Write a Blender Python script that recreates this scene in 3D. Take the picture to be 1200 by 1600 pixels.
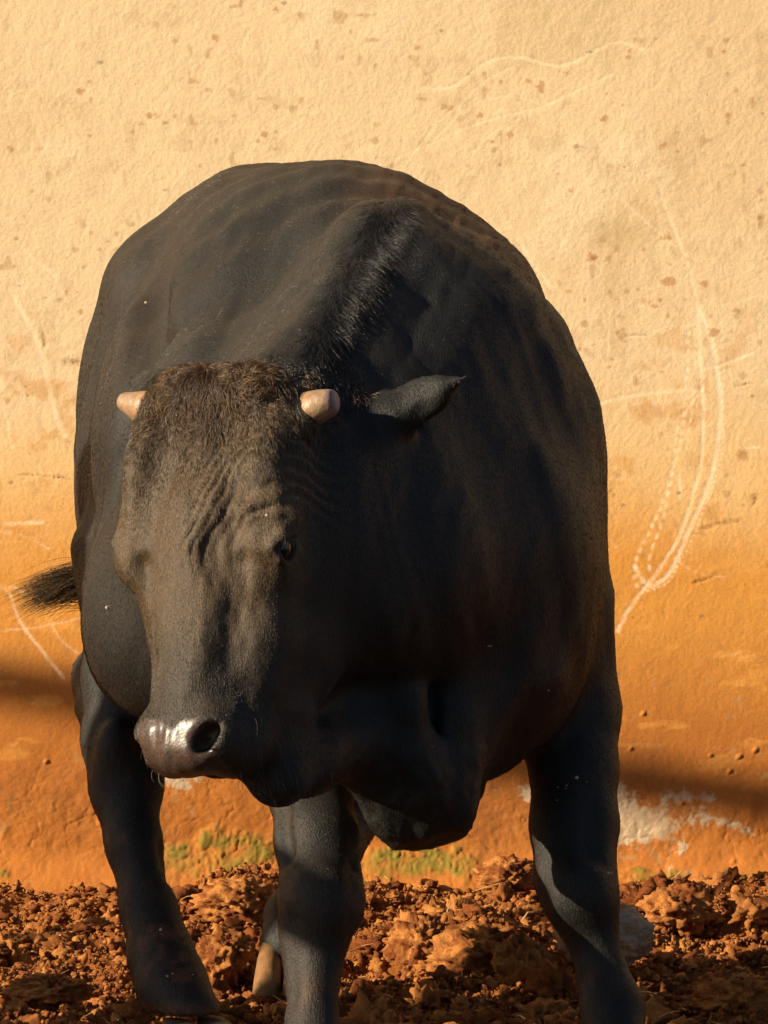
import bpy, math, time
import numpy as np
from mathutils import Vector

T0 = time.time()
scn = bpy.context.scene
for o in list(bpy.data.objects):
    bpy.data.objects.remove(o)

# ------------------------------------------------------------------ camera, sky, sun, exposure
CAM = np.array([0.0, -10.0, 1.5])
FPX = 11620.0                      # focal length in photo pixels (1200 x 1600)
PITCH = math.atan(803.0 / FPX)
cd = bpy.data.cameras.new("camera")
cd.sensor_fit = 'VERTICAL'
cd.sensor_height = 24.0
cd.lens = FPX / 1600.0 * 24.0
cd.clip_end = 500.0
cam = bpy.data.objects.new("camera", cd)
cam.location = CAM
cam.rotation_euler = (math.radians(90) - PITCH, 0, 0)
scn.collection.objects.link(cam)
scn.camera = cam

SUN_AZ = math.radians(68)          # to the left of the line of sight, behind the camera
SUN_EL = math.radians(22)
SUN = np.array([-math.cos(SUN_EL) * math.sin(SUN_AZ), -math.cos(SUN_EL) * math.cos(SUN_AZ), math.sin(SUN_EL)])

world = bpy.data.worlds.new("World")
scn.world = world
world.use_nodes = True
wn = world.node_tree
bg = wn.nodes['Background']
sky = wn.nodes.new('ShaderNodeTexSky')
sky.sky_type = 'NISHITA'
sky.sun_disc = False
sky.sun_elevation = SUN_EL
sky.sun_rotation = math.atan2(SUN[0], SUN[1])
sky.dust_density = 1.0
sky.air_density = 0.7
wn.links.new(sky.outputs[0], bg.inputs[0])
bg.inputs[1].default_value = 0.05

sl = bpy.data.lights.new("sun", 'SUN')
sl.energy = 5.0
sl.angle = math.radians(0.5)
sl.color = (1.0, 0.83, 0.60)
sun = bpy.data.objects.new("sun", sl)
sun.rotation_euler = Vector(SUN).to_track_quat('Z', 'Y').to_euler()
sun.location = Vector(SUN) * 20
scn.collection.objects.link(sun)

scn.view_settings.view_transform = 'Standard'
scn.view_settings.look = 'None'
scn.view_settings.gamma = 1
scn.view_settings.use_curve_mapping = False
scn.view_settings.exposure = 0.95

# ------------------------------------------------------------------ helpers
rng = np.random.default_rng(7)
FWD = np.array([0, math.cos(PITCH), -math.sin(PITCH)])
UP = np.array([0, math.sin(PITCH), math.cos(PITCH)])


def P(px, py, Y):
    """world point at depth Y seen at photo pixel (px, py)"""
    d = FWD + np.array([(px - 600) / FPX, 0, 0]) + UP * ((800 - py) / FPX)
    t = (Y - CAM[1]) / d[1]
    return CAM + d * t


def to_px(p):
    q = p - CAM
    z = q @ FWD
    return 600 + FPX * q[..., 0] / z, 800 - FPX * (q @ UP) / z


def hash3(ix, iy, iz, seed):
    h = (ix.astype(np.int64) * 374761393 + iy.astype(np.int64) * 668265263 + iz.astype(np.int64) * 2147483647 + seed * 144665) & 0xFFFFFFFF
    h = ((h ^ (h >> 13)) * 1274126177) & 0xFFFFFFFF
    h = ((h ^ (h >> 16)) * 2246822519) & 0xFFFFFFFF
    return ((h ^ (h >> 15)) & 0xFFFFFF) / float(0xFFFFFF)


def vnoise(p, seed=0):
    """value noise in -1..1, p (...,2 or 3)"""
    if p.shape[-1] == 2:
        i = np.floor(p); f = p - i; u = f * f * (3 - 2 * f)
        z = np.zeros_like(i[..., 0])
        a = hash3(i[..., 0], i[..., 1], z, seed); b = hash3(i[..., 0] + 1, i[..., 1], z, seed)
        c = hash3(i[..., 0], i[..., 1] + 1, z, seed); d = hash3(i[..., 0] + 1, i[..., 1] + 1, z, seed)
        ab = a + (b - a) * u[..., 0]; cdd = c + (d - c) * u[..., 0]
        return 2 * (ab + (cdd - ab) * u[..., 1]) - 1
    i = np.floor(p); f = p - i; u = f * f * (3 - 2 * f)
    r = 0
    for dx in (0, 1):
        for dy in (0, 1):
            for dz in (0, 1):
                w = (u[..., 0] if dx else 1 - u[..., 0]) * (u[..., 1] if dy else 1 - u[..., 1]) * (u[..., 2] if dz else 1 - u[..., 2])
                r = r + w * hash3(i[..., 0] + dx, i[..., 1] + dy, i[..., 2] + dz, seed)
    return 2 * r - 1


def fbm(p, oct=4, seed=0, gain=0.5):
    r = 0; a = 1.0; n = 0
    for k in range(oct):
        r = r + a * vnoise(p * (2.03 ** k) + 17.3 * k, seed + k)
        n += a; a *= gain
    return r / n


def sstep(a, b, x):
    t = np.clip((x - a) / (b - a), 0, 1)
    return t * t * (3 - 2 * t)


def mix(a, b, t):
    return a + (b - a) * t[..., None]


def mesh_np(name, verts, quads=None, tris=None, smooth=True):
    me = bpy.data.meshes.new(name)
    nq = 0 if quads is None else len(quads)
    nt = 0 if tris is None else len(tris)
    me.vertices.add(len(verts))
    me.vertices.foreach_set('co', np.asarray(verts, np.float32).ravel())
    loops = []
    starts = []
    tot = []
    if nq:
        loops.append(np.asarray(quads, np.int32).ravel()); starts.append(np.arange(nq) * 4)
        tot.append(np.full(nq, 4))
    if nt:
        loops.append(np.asarray(tris, np.int32).ravel()); starts.append(nq * 4 + np.arange(nt) * 3)
        tot.append(np.full(nt, 3))
    L = np.concatenate(loops)
    me.loops.add(len(L)); me.loops.foreach_set('vertex_index', L)
    me.polygons.add(nq + nt)
    me.polygons.foreach_set('loop_start', np.concatenate(starts).astype(np.int32))
    me.update(calc_edges=True)
    me.validate()
    me.polygons.foreach_set('use_smooth', np.full(nq + nt, smooth))
    return me


def add_color(me, col, name='col'):
    a = me.color_attributes.new(name, 'FLOAT_COLOR', 'POINT')
    c = np.ones((len(col), 4), np.float32); c[:, :3] = np.clip(col, 0, 1)
    a.data.foreach_set('color', c.ravel())


def add_vec(me, v, name):
    a = me.attributes.new(name, 'FLOAT_VECTOR', 'POINT')
    a.data.foreach_set('vector', np.asarray(v, np.float32).ravel())


def add_float(me, v, name):
    a = me.attributes.new(name, 'FLOAT', 'POINT')
    a.data.foreach_set('value', np.asarray(v, np.float32))


def link(name, data, parent=None, mat=None, label=None, cat=None, group=None, kind=None):
    o = bpy.data.objects.new(name, data)
    scn.collection.objects.link(o)
    if parent is not None:
        o.parent = parent
    if mat is not None:
        data.materials.append(mat)
    if label: o['label'] = label
    if cat: o['category'] = cat
    if group: o['group'] = group
    if kind: o['kind'] = kind
    return o


class NT:
    def __init__(s, name):
        s.m = bpy.data.materials.new(name); s.m.use_nodes = True
        s.t = s.m.node_tree; s.b = s.t.nodes['Principled BSDF']

    def n(s, typ, inp=None, **kw):
        nd = s.t.nodes.new(typ)
        for k, v in kw.items():
            setattr(nd, k, v)
        for k, v in (inp or {}).items():
            if isinstance(v, tuple) and len(v) == 2 and hasattr(v[0], 'outputs'):
                s.t.links.new(v[0].outputs[v[1]], nd.inputs[k])
            else:
                nd.inputs[k].default_value = v
        return nd

    def l(s, a, ao, b, bi):
        s.t.links.new(a.outputs[ao], b.inputs[bi])


# ------------------------------------------------------------------ materials
def mat_attr_surface(name, rough, grain_scale, grain_amt, bump_scale, bump_dist, spec=0.3):
    M = NT(name)
    at = M.n('ShaderNodeVertexColor', layer_name='col')
    tc = M.n('ShaderNodeTexCoord')
    nz = M.n('ShaderNodeTexNoise', {'Vector': (tc, 'Object'), 'Scale': grain_scale, 'Detail': 5.0, 'Roughness': 0.65})
    mr = M.n('ShaderNodeMapRange', {'Value': (nz, 'Fac'), 'From Min': 0.3, 'From Max': 0.7, 'To Min': 1 - grain_amt, 'To Max': 1 + grain_amt})
    mx = M.n('ShaderNodeVectorMath', {0: (at, 'Color'), 'Scale': (mr, 'Result')}, operation='SCALE')
    M.l(mx, 0, M.b, 'Base Color')
    n2 = M.n('ShaderNodeTexNoise', {'Vector': (tc, 'Object'), 'Scale': bump_scale, 'Detail': 6.0, 'Roughness': 0.7})
    bp = M.n('ShaderNodeBump', {'Height': (n2, 'Fac'), 'Distance': bump_dist, 'Strength': 1.0})
    M.l(bp, 0, M.b, 'Normal')
    M.b.inputs['Roughness'].default_value = rough
    M.b.inputs['Specular IOR Level'].default_value = spec
    return M.m


M_WALL = mat_attr_surface('plaster', 0.85, 260, 0.12, 380, 0.0006, 0.2)
M_SOIL = mat_attr_surface('soil', 0.92, 300, 0.25, 260, 0.004, 0.15)


def flat_mat(name, col, rough=0.6, spec=0.4, nscale=60, namt=0.25, bump=0.0):
    M = NT(name)
    tc = M.n('ShaderNodeTexCoord')
    nz = M.n('ShaderNodeTexNoise', {'Vector': (tc, 'Object'), 'Scale': nscale, 'Detail': 5.0, 'Roughness': 0.6})
    mr = M.n('ShaderNodeMapRange', {'Value': (nz, 'Fac'), 'From Min': 0.3, 'From Max': 0.7, 'To Min': 1 - namt, 'To Max': 1 + namt})
    mx = M.n('ShaderNodeVectorMath', {0: tuple(col), 'Scale': (mr, 'Result')}, operation='SCALE')
    M.l(mx, 0, M.b, 'Base Color')
    M.b.inputs['Roughness'].default_value = rough
    M.b.inputs['Specular IOR Level'].default_value = spec
    if bump:
        bp = M.n('ShaderNodeBump', {'Height': (nz, 'Fac'), 'Distance': bump, 'Strength': 1.0})
        M.l(bp, 0, M.b, 'Normal')
    return M.m


# ------------------------------------------------------------------ wall
YW = 2.7
WB = -0.3


def seg_dist(px, py, pts):
    """distance to a polyline, arc length there"""
    best = np.full(px.shape, 1e9); arc = np.zeros(px.shape); L = 0
    for (x0, y0), (x1, y1) in zip(pts[:-1], pts[1:]):
        dx, dy = x1 - x0, y1 - y0; l = math.hypot(dx, dy)
        t = np.clip(((px - x0) * dx + (py - y0) * dy) / (l * l + 1e-9), 0, 1)
        d = np.hypot(px - x0 - t * dx, py - y0 - t * dy)
        m = d < best
        best = np.where(m, d, best); arc = np.where(m, L + t * l, arc)
        L += l
    return best, arc, L


def smooth_poly(pts, n=6):
    """Catmull-Rom through the points"""
    P_ = [pts[0]] + list(pts) + [pts[-1]]
    out = []
    for i in range(1, len(P_) - 2):
        p0, p1, p2, p3 = [np.array(q, float) for q in P_[i - 1:i + 3]]
        for k in range(n):
            t = k / n
            out.append(tuple(0.5 * ((2 * p1) + (-p0 + p2) * t + (2 * p0 - 5 * p1 + 4 * p2 - p3) * t * t + (-p0 + 3 * p1 - 3 * p2 + p3) * t ** 3)))
    out.append(tuple(pts[-1]))
    return out


SCRATCH = [  # points in photo pixels on the wall, width, strength, dash length (0 = unbroken)
    ([(650, 137), (705, 135), (740, 110), (770, 93), (810, 90), (860, 102), (890, 100), (930, 80), (965, 66), (1005, 78)], 4, .8, 0),
    ([(630, 260), (680, 195), (720, 160), (760, 125), (800, 105)], 2.5, .5, 0),
    ([(655, 245), (690, 205), (735, 165), (790, 150), (840, 160)], 3, .5, 0),
    ([(690, 215), (740, 195), (800, 178), (850, 165), (900, 142), (960, 115)], 3, .6, 0),
    ([(735, 250), (760, 215), (810, 185), (880, 150)], 3, .5, 0),
    ([(600, 255), (660, 230), (700, 213)], 3, .5, 0),
    ([(828, 150), (826, 190)], 3, .5, 0),
    ([(800, 355), (825, 400), (860, 450)], 5, .6, 0),
    ([(870, 400), (888, 362)], 3, .5, 0),
    ([(1030, 290), (1050, 350), (1075, 420), (1088, 480), (1090, 500)], 5, .6, 0),
    ([(960, 300), (1000, 340), (1060, 390), (1095, 410)], 3, .4, 0),
    ([(1090, 475), (1110, 530), (1120, 580), (1125, 640), (1120, 700), (1105, 760), (1075, 830), (1050, 890), (1020, 915), (1003, 905), (992, 885)], 6, 1.0, 0),
    ([(1105, 490), (1120, 560), (1128, 640), (1128, 700), (1112, 760), (1085, 830), (1062, 880), (1040, 912), (1000, 925)], 3, .8, 9),
    ([(1090, 480), (1094, 560), (1099, 650), (1095, 720), (1080, 780), (1060, 840), (1030, 890), (1000, 925), (980, 955), (965, 985)], 5, .95, 0),
    ([(1075, 500), (1074, 560), (1070, 640), (1062, 690), (1045, 750), (1033, 790), (1020, 820), (1005, 850), (992, 885), (995, 915), (1010, 920)], 4.5, .95, 14),
    ([(1060, 645), (1055, 690), (1048, 745), (1040, 790), (1030, 830), (1015, 870), (1018, 900)], 4, .9, 17),
    ([(1083, 500), (1086, 560), (1080, 640), (1072, 700)], 4, .7, 15),
    ([(1060, 730), (1062, 780)], 4, .7, 0),
    ([(1125, 500), (1130, 560), (1128, 650)], 3.5, .7, 12),
    ([(905, 640), (960, 624), (1030, 612), (1095, 610)], 5, .7, 0),
    ([(1095, 578), (1130, 570), (1175, 552)], 4, .8, 0),
    ([(1120, 480), (1160, 470), (1200, 458)], 3, .4, 0),
    ([(945, 522), (990, 525), (1050, 508)], 3, .5, 0),
    ([(950, 515), (950, 555)], 3, .6, 0),
    ([(1062, 650), (1085, 625), (1098, 605)], 3, .6, 0),
    ([(1025, 620), (1035, 640)], 3, .6, 0),
    ([(1155, 700), (1185, 699)], 3.5, .8, 0),
    ([(955, 845), (963, 855)], 4, .6, 0),
    ([(15, 450), (35, 490), (58, 535), (72, 590), (90, 660), (100, 680)], 6, .75, 0),
    ([(25, 380), (60, 410), (85, 430), (105, 470)], 4, .5, 0),
    ([(0, 590), (5, 640), (18, 700)], 4, .45, 0),
    ([(0, 818), (65, 816)], 5, .9, 0),
    ([(0, 830), (15, 832)], 5, .8, 0), ([(28, 835), (40, 838)], 4, .7, 0), ([(55, 845), (75, 858)], 3, .7, 0),
    ([(0, 915), (15, 930), (30, 970), (60, 1010), (80, 1035), (100, 1060)], 4, .7, 0),
    ([(0, 920), (20, 918), (40, 930)], 4, .5, 0),
    ([(75, 970), (95, 1000), (120, 1020)], 3, .5, 0),
    ([(0, 985), (60, 980), (130, 965)], 3, .45, 0),
    ([(400, 240), (450, 200), (510, 160)], 3, .25, 0),
    ([(1125, 1025), (1160, 1018)], 3, .3, 0),
]
SPOTS = [(845, 135, 8), (887, 113, 7), (984, 89, 6), (984, 80, 4), (950, 146, 5), (942, 186, 6), (1038, 225, 7), (824, 126, 4), (650, 75, 3.5),
         (123, 142, 5), (233, 180, 4.5), (243, 178, 4), (431, 14, 5), (480, 58, 4), (335, 58, 5), (412, 210, 6), (1025, 478, 11), (970, 525, 10),
         (1045, 440, 8), (925, 400, 9), (1100, 445, 6), (1143, 518, 5), (1150, 485, 5), (1115, 520, 9), (1190, 312, 4), (1187, 340, 4), (1043, 370, 7),
         (920, 402, 8), (893, 297, 6), (545, 293, 4), (17, 234, 3), (125, 487, 5), (1160, 710, 10), (1130, 80, 3), (1136, 180, 4), (797, 210, 5), (750, 180, 5), (940, 340, 5),
         (975, 260, 5), (905, 545, 8), (925, 540, 6)]

# dense in the part the photo shows, coarse beyond
xs = np.concatenate([np.linspace(-9, -3, 12)[:-1], np.arange(-3, -0.73, .026), np.arange(-0.73, 0.73, 0.0023), np.arange(.75, 3, .026), np.linspace(3.05, 9, 12)])
zs = np.concatenate([np.linspace(WB, -0.02, 10)[:-1], np.arange(-0.02, 1.62, 0.0023), np.arange(1.63, 3.0, .024)])
GX, GZ = np.meshgrid(xs, zs, indexing='ij')
nx, nz_ = GX.shape
p3 = np.stack([GX, np.full_like(GX, YW), GZ], -1)
wx, wy = to_px(p3)
q = np.stack([GX, GZ], -1)
low = fbm(q * 2.2, 4, 3)
mid = fbm(q * 9, 4, 11)
dense = sstep(.80, .73, np.abs(GX)) * sstep(1.66, 1.62, GZ)
fine = fbm(q * 60, 3, 21) * dense
vfine = vnoise(q * 300, 33) * dense
cream = np.array([0.76, 0.575, 0.335]); cream2 = np.array([0.66, 0.47, 0.25])
orange = np.array([0.66, 0.29, 0.052]); rust = np.array([0.37, 0.115, 0.020])
col = np.broadcast_to(cream, GX.shape + (3,)).copy()
col = mix(col, cream2, sstep(0.0, 0.5, low) * .7)
col = mix(col, np.array([0.80, 0.63, 0.40]), sstep(0.1, 0.55, mid) * .6)
col = mix(col, np.array([0.50, 0.35, 0.17]), sstep(0.15, 0.6, fbm(q * 28 + 5, 4, 61)) * (.30 * (.25 + .75 * dense))[...])
# darker, rectangular patches of older paint above
box = sstep(770, 782, wx) * sstep(1010, 940, wx) * sstep(130, 90, wy + 14 * mid)
col = mix(col, np.array([0.55, 0.40, 0.20]), box * .35)
g1 = np.exp(-(((wx - 970) / 55) ** 2 + ((wy - 362) / 22) ** 2)); col = mix(col, np.array([0.45, 0.32, 0.13]), g1 * .6 * (0.6 + .4 * mid))
# mud stain that rises from the ground
h = wy + 55 * low + 38 * mid + 10 * fine
t1 = sstep(520, 800, h); t2 = sstep(730, 900, h); t3 = sstep(900, 1180, h)
col = mix(col, np.array([0.76, 0.47, 0.18]), t1 * .9)
col = mix(col, orange, t2 * .95)
col = mix(col, rust, t3 * .8)
blot = sstep(0.12, 0.5, fbm(q * 24, 4, 44)) * sstep(380, 640, wy) * sstep(1150, 800, wy)
col = mix(col, np.array([0.55, 0.25, 0.055]), blot * .45)
bl2 = sstep(0.2, 0.5, fbm(q * np.array([14, 40]), 4, 49)) * sstep(820, 900, wy) * sstep(1300, 1100, wy)
col = mix(col, np.array([0.75, 0.36, 0.08]), bl2 * .5)
# fine flecks
fl = dense * sstep(0.63, 0.8, vnoise(q * 70, 91)) * sstep(0.1, .5, vnoise(q * 12, 92) + .2)
col = mix(col, np.array([0.42, 0.24, 0.10]), fl * .5)
# darker grime on the lower middle
col = mix(col, np.array([0.33, 0.12, 0.03]), sstep(0.0, .5, fbm(q * 6 + 9, 4, 71)) * sstep(1050, 1180, wy) * .55)
relief = 0.0009 * mid + 0.00030 * fine + 0.00025 * vfine
# rough daubed foot of the wall
foot = sstep(1130, 1290, wy + 30 * mid)
relief = relief + foot * (0.0045 * fbm(q * 14, 5, 5, .6) - 0.0011 * sstep(.04, .0, np.abs(fbm(q * 16 + 3, 4, 6)))) + 0.05 * sstep(1300, 1400, wy) ** 2
crk = np.abs(fbm(q * 7 + 3, 5, 77)); relief -= 0.0004 * sstep(0.012, 0.0, crk) * sstep(0.0, .3, low)
# scratches
for pts, w, s, dash in SCRATCH:
    sp = smooth_poly(pts)
    a = np.array(sp)
    m = (wx > a[:, 0].min() - 14) & (wx < a[:, 0].max() + 14) & (wy > a[:, 1].min() - 14) & (wy < a[:, 1].max() + 14)
    if not m.any():
        continue
    d, arc, L = seg_dist(wx[m] + 2.2 * mid[m] + 1.0 * fine[m], wy[m] + 2.0 * low[m] + fine[m], sp)
    ww = w * 0.92 * (1 + .45 * vfine[m])
    f = sstep(ww, ww * .35, d) * s * (0.62 + .38 * sstep(-.4, .3, fine[m]))
    f *= sstep(0, 25, arc) * .6 + .4
    if dash:
        f *= sstep(.25, -.1, np.abs(((arc / dash + .3 * low[m]) % 1) - .5) - .2)
    c = col[m]; pale = np.clip(c * .35 + np.array([.66, .53, .36]), 0, .92)
    col[m] = mix(c, pale, f * .9)
    relief[m] -= f * 0.0003
for x, y, r in SPOTS:
    m = (np.abs(wx - x) < 3 * r) & (np.abs(wy - y) < 3 * r)
    d = np.hypot((wx[m] - x + 3 * fine[m]), (wy[m] - y) * 1.1) + r * (.9 * fine[m] + .7 * mid[m] + .5 * vfine[m])
    f = sstep(r * 1.15, r * .5, d)
    col[m] = mix(col[m], np.array([0.42, 0.18, 0.06]), f * .62); relief[m] += f * .0002
for k in range(90):
    x = rng.uniform(0, 1200); y = rng.uniform(0, 1200); r = rng.uniform(1.6, 3.8)
    m = (np.abs(wx - x) < 9) & (np.abs(wy - y) < 9)
    f = sstep(r * 1.2, r * .5, np.hypot((wx[m] - x) * rng.uniform(.5, 1), (wy[m] - y)))
    col[m] = mix(col[m], np.array([0.36, 0.20, 0.09]) if k % 3 else np.array([.16, .14, .08]), f * .6)
for k in range(70):   # hairline scrapes
    x0 = rng.uniform(0, 1200); y0 = rng.uniform(0, 1150); a_ = rng.choice([rng.uniform(-.5, .5), rng.uniform(1.1, 2.0)]); l_ = rng.uniform(15, 110); b_ = rng.uniform(-12, 12)
    sp = smooth_poly([(x0, y0), (x0 + math.cos(a_) * l_ / 2 - math.sin(a_) * b_, y0 + math.sin(a_) * l_ / 2 + math.cos(a_) * b_), (x0 + math.cos(a_) * l_, y0 + math.sin(a_) * l_)], 3)
    a = np.array(sp)
    m = (wx > a[:, 0].min() - 6) & (wx < a[:, 0].max() + 6) & (wy > a[:, 1].min() - 6) & (wy < a[:, 1].max() + 6)
    if not m.any(): continue
    d, arc, L = seg_dist(wx[m] + 1.5 * mid[m] + .8 * fine[m], wy[m] + 1.5 * low[m], sp)
    f = sstep(rng.uniform(1.6, 2.8), .5, d) * rng.uniform(.15, .55) * sstep(-.5, .2, fine[m] + vfine[m] * .6)
    col[m] = mix(col[m], np.clip(col[m] * .4 + np.array([.52, .42, .28]), 0, .9), f)
# dark chips and cracks
for pts, w in [([(62, 505), (68, 530), (66, 545)], 4), ([(1140, 600), (1180, 600)], 2.5), ([(1172, 628), (1180, 615)], 3), ([(25, 742), (70, 745), (118, 752)], 1.6),
               ([(1085, 825), (1130, 812), (1165, 808)], 6), ([(1078, 915), (1110, 900), (1125, 890)], 4), ([(90, 560), (130, 565)], 9), ([(1165, 775), (1190, 772)], 8), ([(965, 522), (1020, 520)], 1.8),
               ([(490, 190), (500, 194)], 5), ([(200, 134), (204, 137)], 4), ([(730, 324), (734, 328)], 3), ([(1170, 790), (1185, 770)], 6)]:
    a = np.array(pts)
    m = (wx > a[:, 0].min() - 25) & (wx < a[:, 0].max() + 25) & (wy > a[:, 1].min() - 25) & (wy < a[:, 1].max() + 25)
    d, arc, L = seg_dist(wx[m] + 9 * mid[m] + 2 * fine[m], wy[m] + 14 * mid[m] + 2 * fine[m], pts)
    f = sstep(w, w * .2, d + 2.0 * vfine[m]) * sstep(0, 12, arc) * sstep(L + 1, L - 12, arc) * (.35 + .65 * sstep(-.4, .3, mid[m] + vfine[m]))
    dark = np.array([.10, .075, .035]) if w < 5 else np.array([.26, .11, .03])
    col[m] = mix(col[m], dark, f * .75); relief[m] -= f * .0012
# bare whitish plaster where the mud has flaked off
pn = fbm(q * 20, 6, 88, .72)
pa = np.maximum.reduce([1 - np.hypot((wx - 1020) / 110, (wy - 1284 - .1 * (wx - 1020)) / 52), 1 - np.hypot((wx - 1140) / 45, (wy - 1287 - .25 * (wx - 1140)) / 14), 1 - np.hypot((wx - 1060) / 60, (wy - 1243) / 18)])
pa = np.maximum(pa, .5 - np.hypot((wx - 825) / 60, (wy - 1240) / 20)); pa = np.maximum(pa, .75 - np.hypot((wx - 290) / 60, (wy - 1215) / 24))
f = sstep(-.02, .40, pa * .95 + pn * 1.5 - .12)
col = mix(col, np.array([.56, .44, .28]) + .0 * q[..., :1], f * (0.75 + .25 * sstep(-.3, .3, pn)) * .9)
relief += f * .0012 * pn
# pebble-like lumps in the render
for x, y, r in [(1155, 1182, 5), (1180, 1172, 5), (1140, 1205, 4), (1145, 1345, 5), (1005, 1115, 4), (870, 1215, 5), (72, 1190, 4), (1110, 1180, 3), (1065, 1255, 3), (985, 1170, 3)]:
    m = (np.abs(wx - x) < 3 * r) & (np.abs(wy - y) < 3 * r)
    f = np.clip(1 - (np.hypot((wx[m] - x + (wy[m] - y) * .5), wy[m] - y) / (r * 1.1)) ** 2, 0, 1); relief[m] += .0028 * f
# moss
ms = np.maximum.reduce([1 - np.hypot((wx - 335) / 105, (wy - 1335) / 48), 1 - np.hypot((wx - 660) / 120, (wy - 1345) / 34), .8 - np.hypot((wx - 990) / 120, (wy - 1365) / 14), .7 - np.hypot((wx - 1180) / 60, (wy - 1368) / 14), .6 - np.hypot((wx - 5) / 30, (wy - 1360) / 20)])
f = sstep(.05, .5, ms + .55 * fbm(q * 30 + 4, 4, 95))
col = mix(col, np.array([.15, .155, .022]), f * .78 * sstep(-.8, .4, fbm(q * 55, 3, 97)))
relief += f * (.003 + .004 * np.abs(fbm(q * 90, 2, 96)))
edge = sstep(0.73, 0.70, np.abs(GX)) * sstep(1.62, 1.6, GZ)
p3[..., 1] -= relief * (0.35 + .65 * edge)
idx = np.arange(nx * nz_).reshape(nx, nz_)
quads = np.stack([idx[:-1, :-1], idx[1:, :-1], idx[1:, 1:], idx[:-1, 1:]], -1).reshape(-1, 4)
v = p3.reshape(-1, 3); c = col.reshape(-1, 3)
# back of the wall: a real slab
n0 = len(v)
ZT = float(zs[-1])
slab = np.array([[-9, YW + .2, WB], [9, YW + .2, WB], [9, YW + .2, ZT], [-9, YW + .2, ZT], [-9, YW, WB], [9, YW, WB], [9, YW, ZT], [-9, YW, ZT]])
v = np.concatenate([v, slab]); c = np.concatenate([c, np.tile(cream, (8, 1))])
Q2 = np.array([[1, 0, 3, 2], [7, 6, 2, 3], [5, 1, 2, 6], [0, 4, 7, 3]]) + n0
me = mesh_np('plaster_wall', v, np.concatenate([quads, Q2]))
add_color(me, c)
link('plaster_wall', me, mat=M_WALL, cat='wall', label='tall cream plaster wall stained orange with mud along its foot, standing behind the bull')
print('wall', time.time() - T0)

# ------------------------------------------------------------------ ground
GX0, GX1, GY0, GY1 = -0.95, 0.95, 0.35, 2.68


def ground_h(X, Y):
    q = np.stack([X, Y], -1)
    h = 0.016 * fbm(q * 3.0, 3, 201) + 0.032 * fbm(q * 9.0, 3, 205)
    cl = fbm(q * 26, 4, 210, .6)
    h = h + 0.022 * np.abs(cl) ** .8 * np.sign(cl)
    h = h + 0.011 * fbm(q * 75, 3, 215, .7)
    # heap against the wall, with a bank behind the lit foreleg and mounds between the legs
    h = h - .032
    for (x, y, rx, ry, a) in [(-.24, 2.55, .12, .14, .05), (.13, 1.75, .13, .22, .075), (.62, 2.3, .2, .2, .05), (-.42, 1.9, .16, .1, .03), (-.75, 1.6, .2, .1, .03), (.75, 1.6, .2, .1, .03),
                              (-.02, 2.15, .1, .16, -.05), (-.62, 2.1, .12, .14, -.045), (.50, 1.85, .14, .12, -.05), (-.02, 1.55, .08, .1, -.04), (.36, 1.45, .1, .1, .03)]:
        h = h + a * np.exp(-((X - x) / rx) ** 2 - ((Y - y) / ry) ** 2)
    return h


gx = np.concatenate([np.linspace(-60, -2.2, 22)[:-1], np.linspace(-2.2, GX0, 40)[:-1], np.arange(GX0, GX1, .0045), np.linspace(GX1, 2.2, 40), np.linspace(2.2, 60, 22)[1:]])
gy = np.concatenate([np.linspace(-60, -2.0, 22)[:-1], np.linspace(-2.0, GY0, 80)[:-1], np.arange(GY0, GY1, .0045), np.array([2.69, 2.8, 3.2, 5, 12, 60])])
X, Y = np.meshgrid(gx, gy, indexing='ij')
w = sstep(4, 2, np.abs(X)) * sstep(-4, -2, Y)
Z = ground_h(X, Y) * (0.15 + .85 * w) - .004
q = np.stack([X, Y], -1)
soilA = np.array([.27, .095, .022]); soilB = np.array([.175, .050, .013]); soilC = np.array([.45, .185, .048])
gc = mix(np.broadcast_to(soilA, X.shape + (3,)).copy(), soilB, sstep(-.1, .5, fbm(q * 7, 3, 230)))
gc = mix(gc, soilC, sstep(.1, .5, fbm(q * 31, 3, 231)) * .7)
gp = np.stack([X, Y, Z], -1); ppx, ppy = to_px(gp)
gc = mix(gc, np.array([.15, .16, .03]), sstep(2.5, 2.64, Y) * sstep(-.1, .3, fbm(q * 12, 3, 232)) * .8)
gc = mix(gc, np.array([.060, .038, .020]), sstep(.25, -.35, Y + .2 * fbm(q * 2, 3, 240)))  # unseen near ground darkened to cut bounce light on the bull
nx, ny = X.shape
idx = np.arange(nx * ny).reshape(nx, ny)
quads = np.stack([idx[:-1, :-1], idx[1:, :-1], idx[1:, 1:], idx[:-1, 1:]], -1).reshape(-1, 4)
me = mesh_np('ground', gp.reshape(-1, 3), quads)
add_color(me, gc.reshape(-1, 3))
link('ground', me, mat=M_SOIL, kind='structure')


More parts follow.
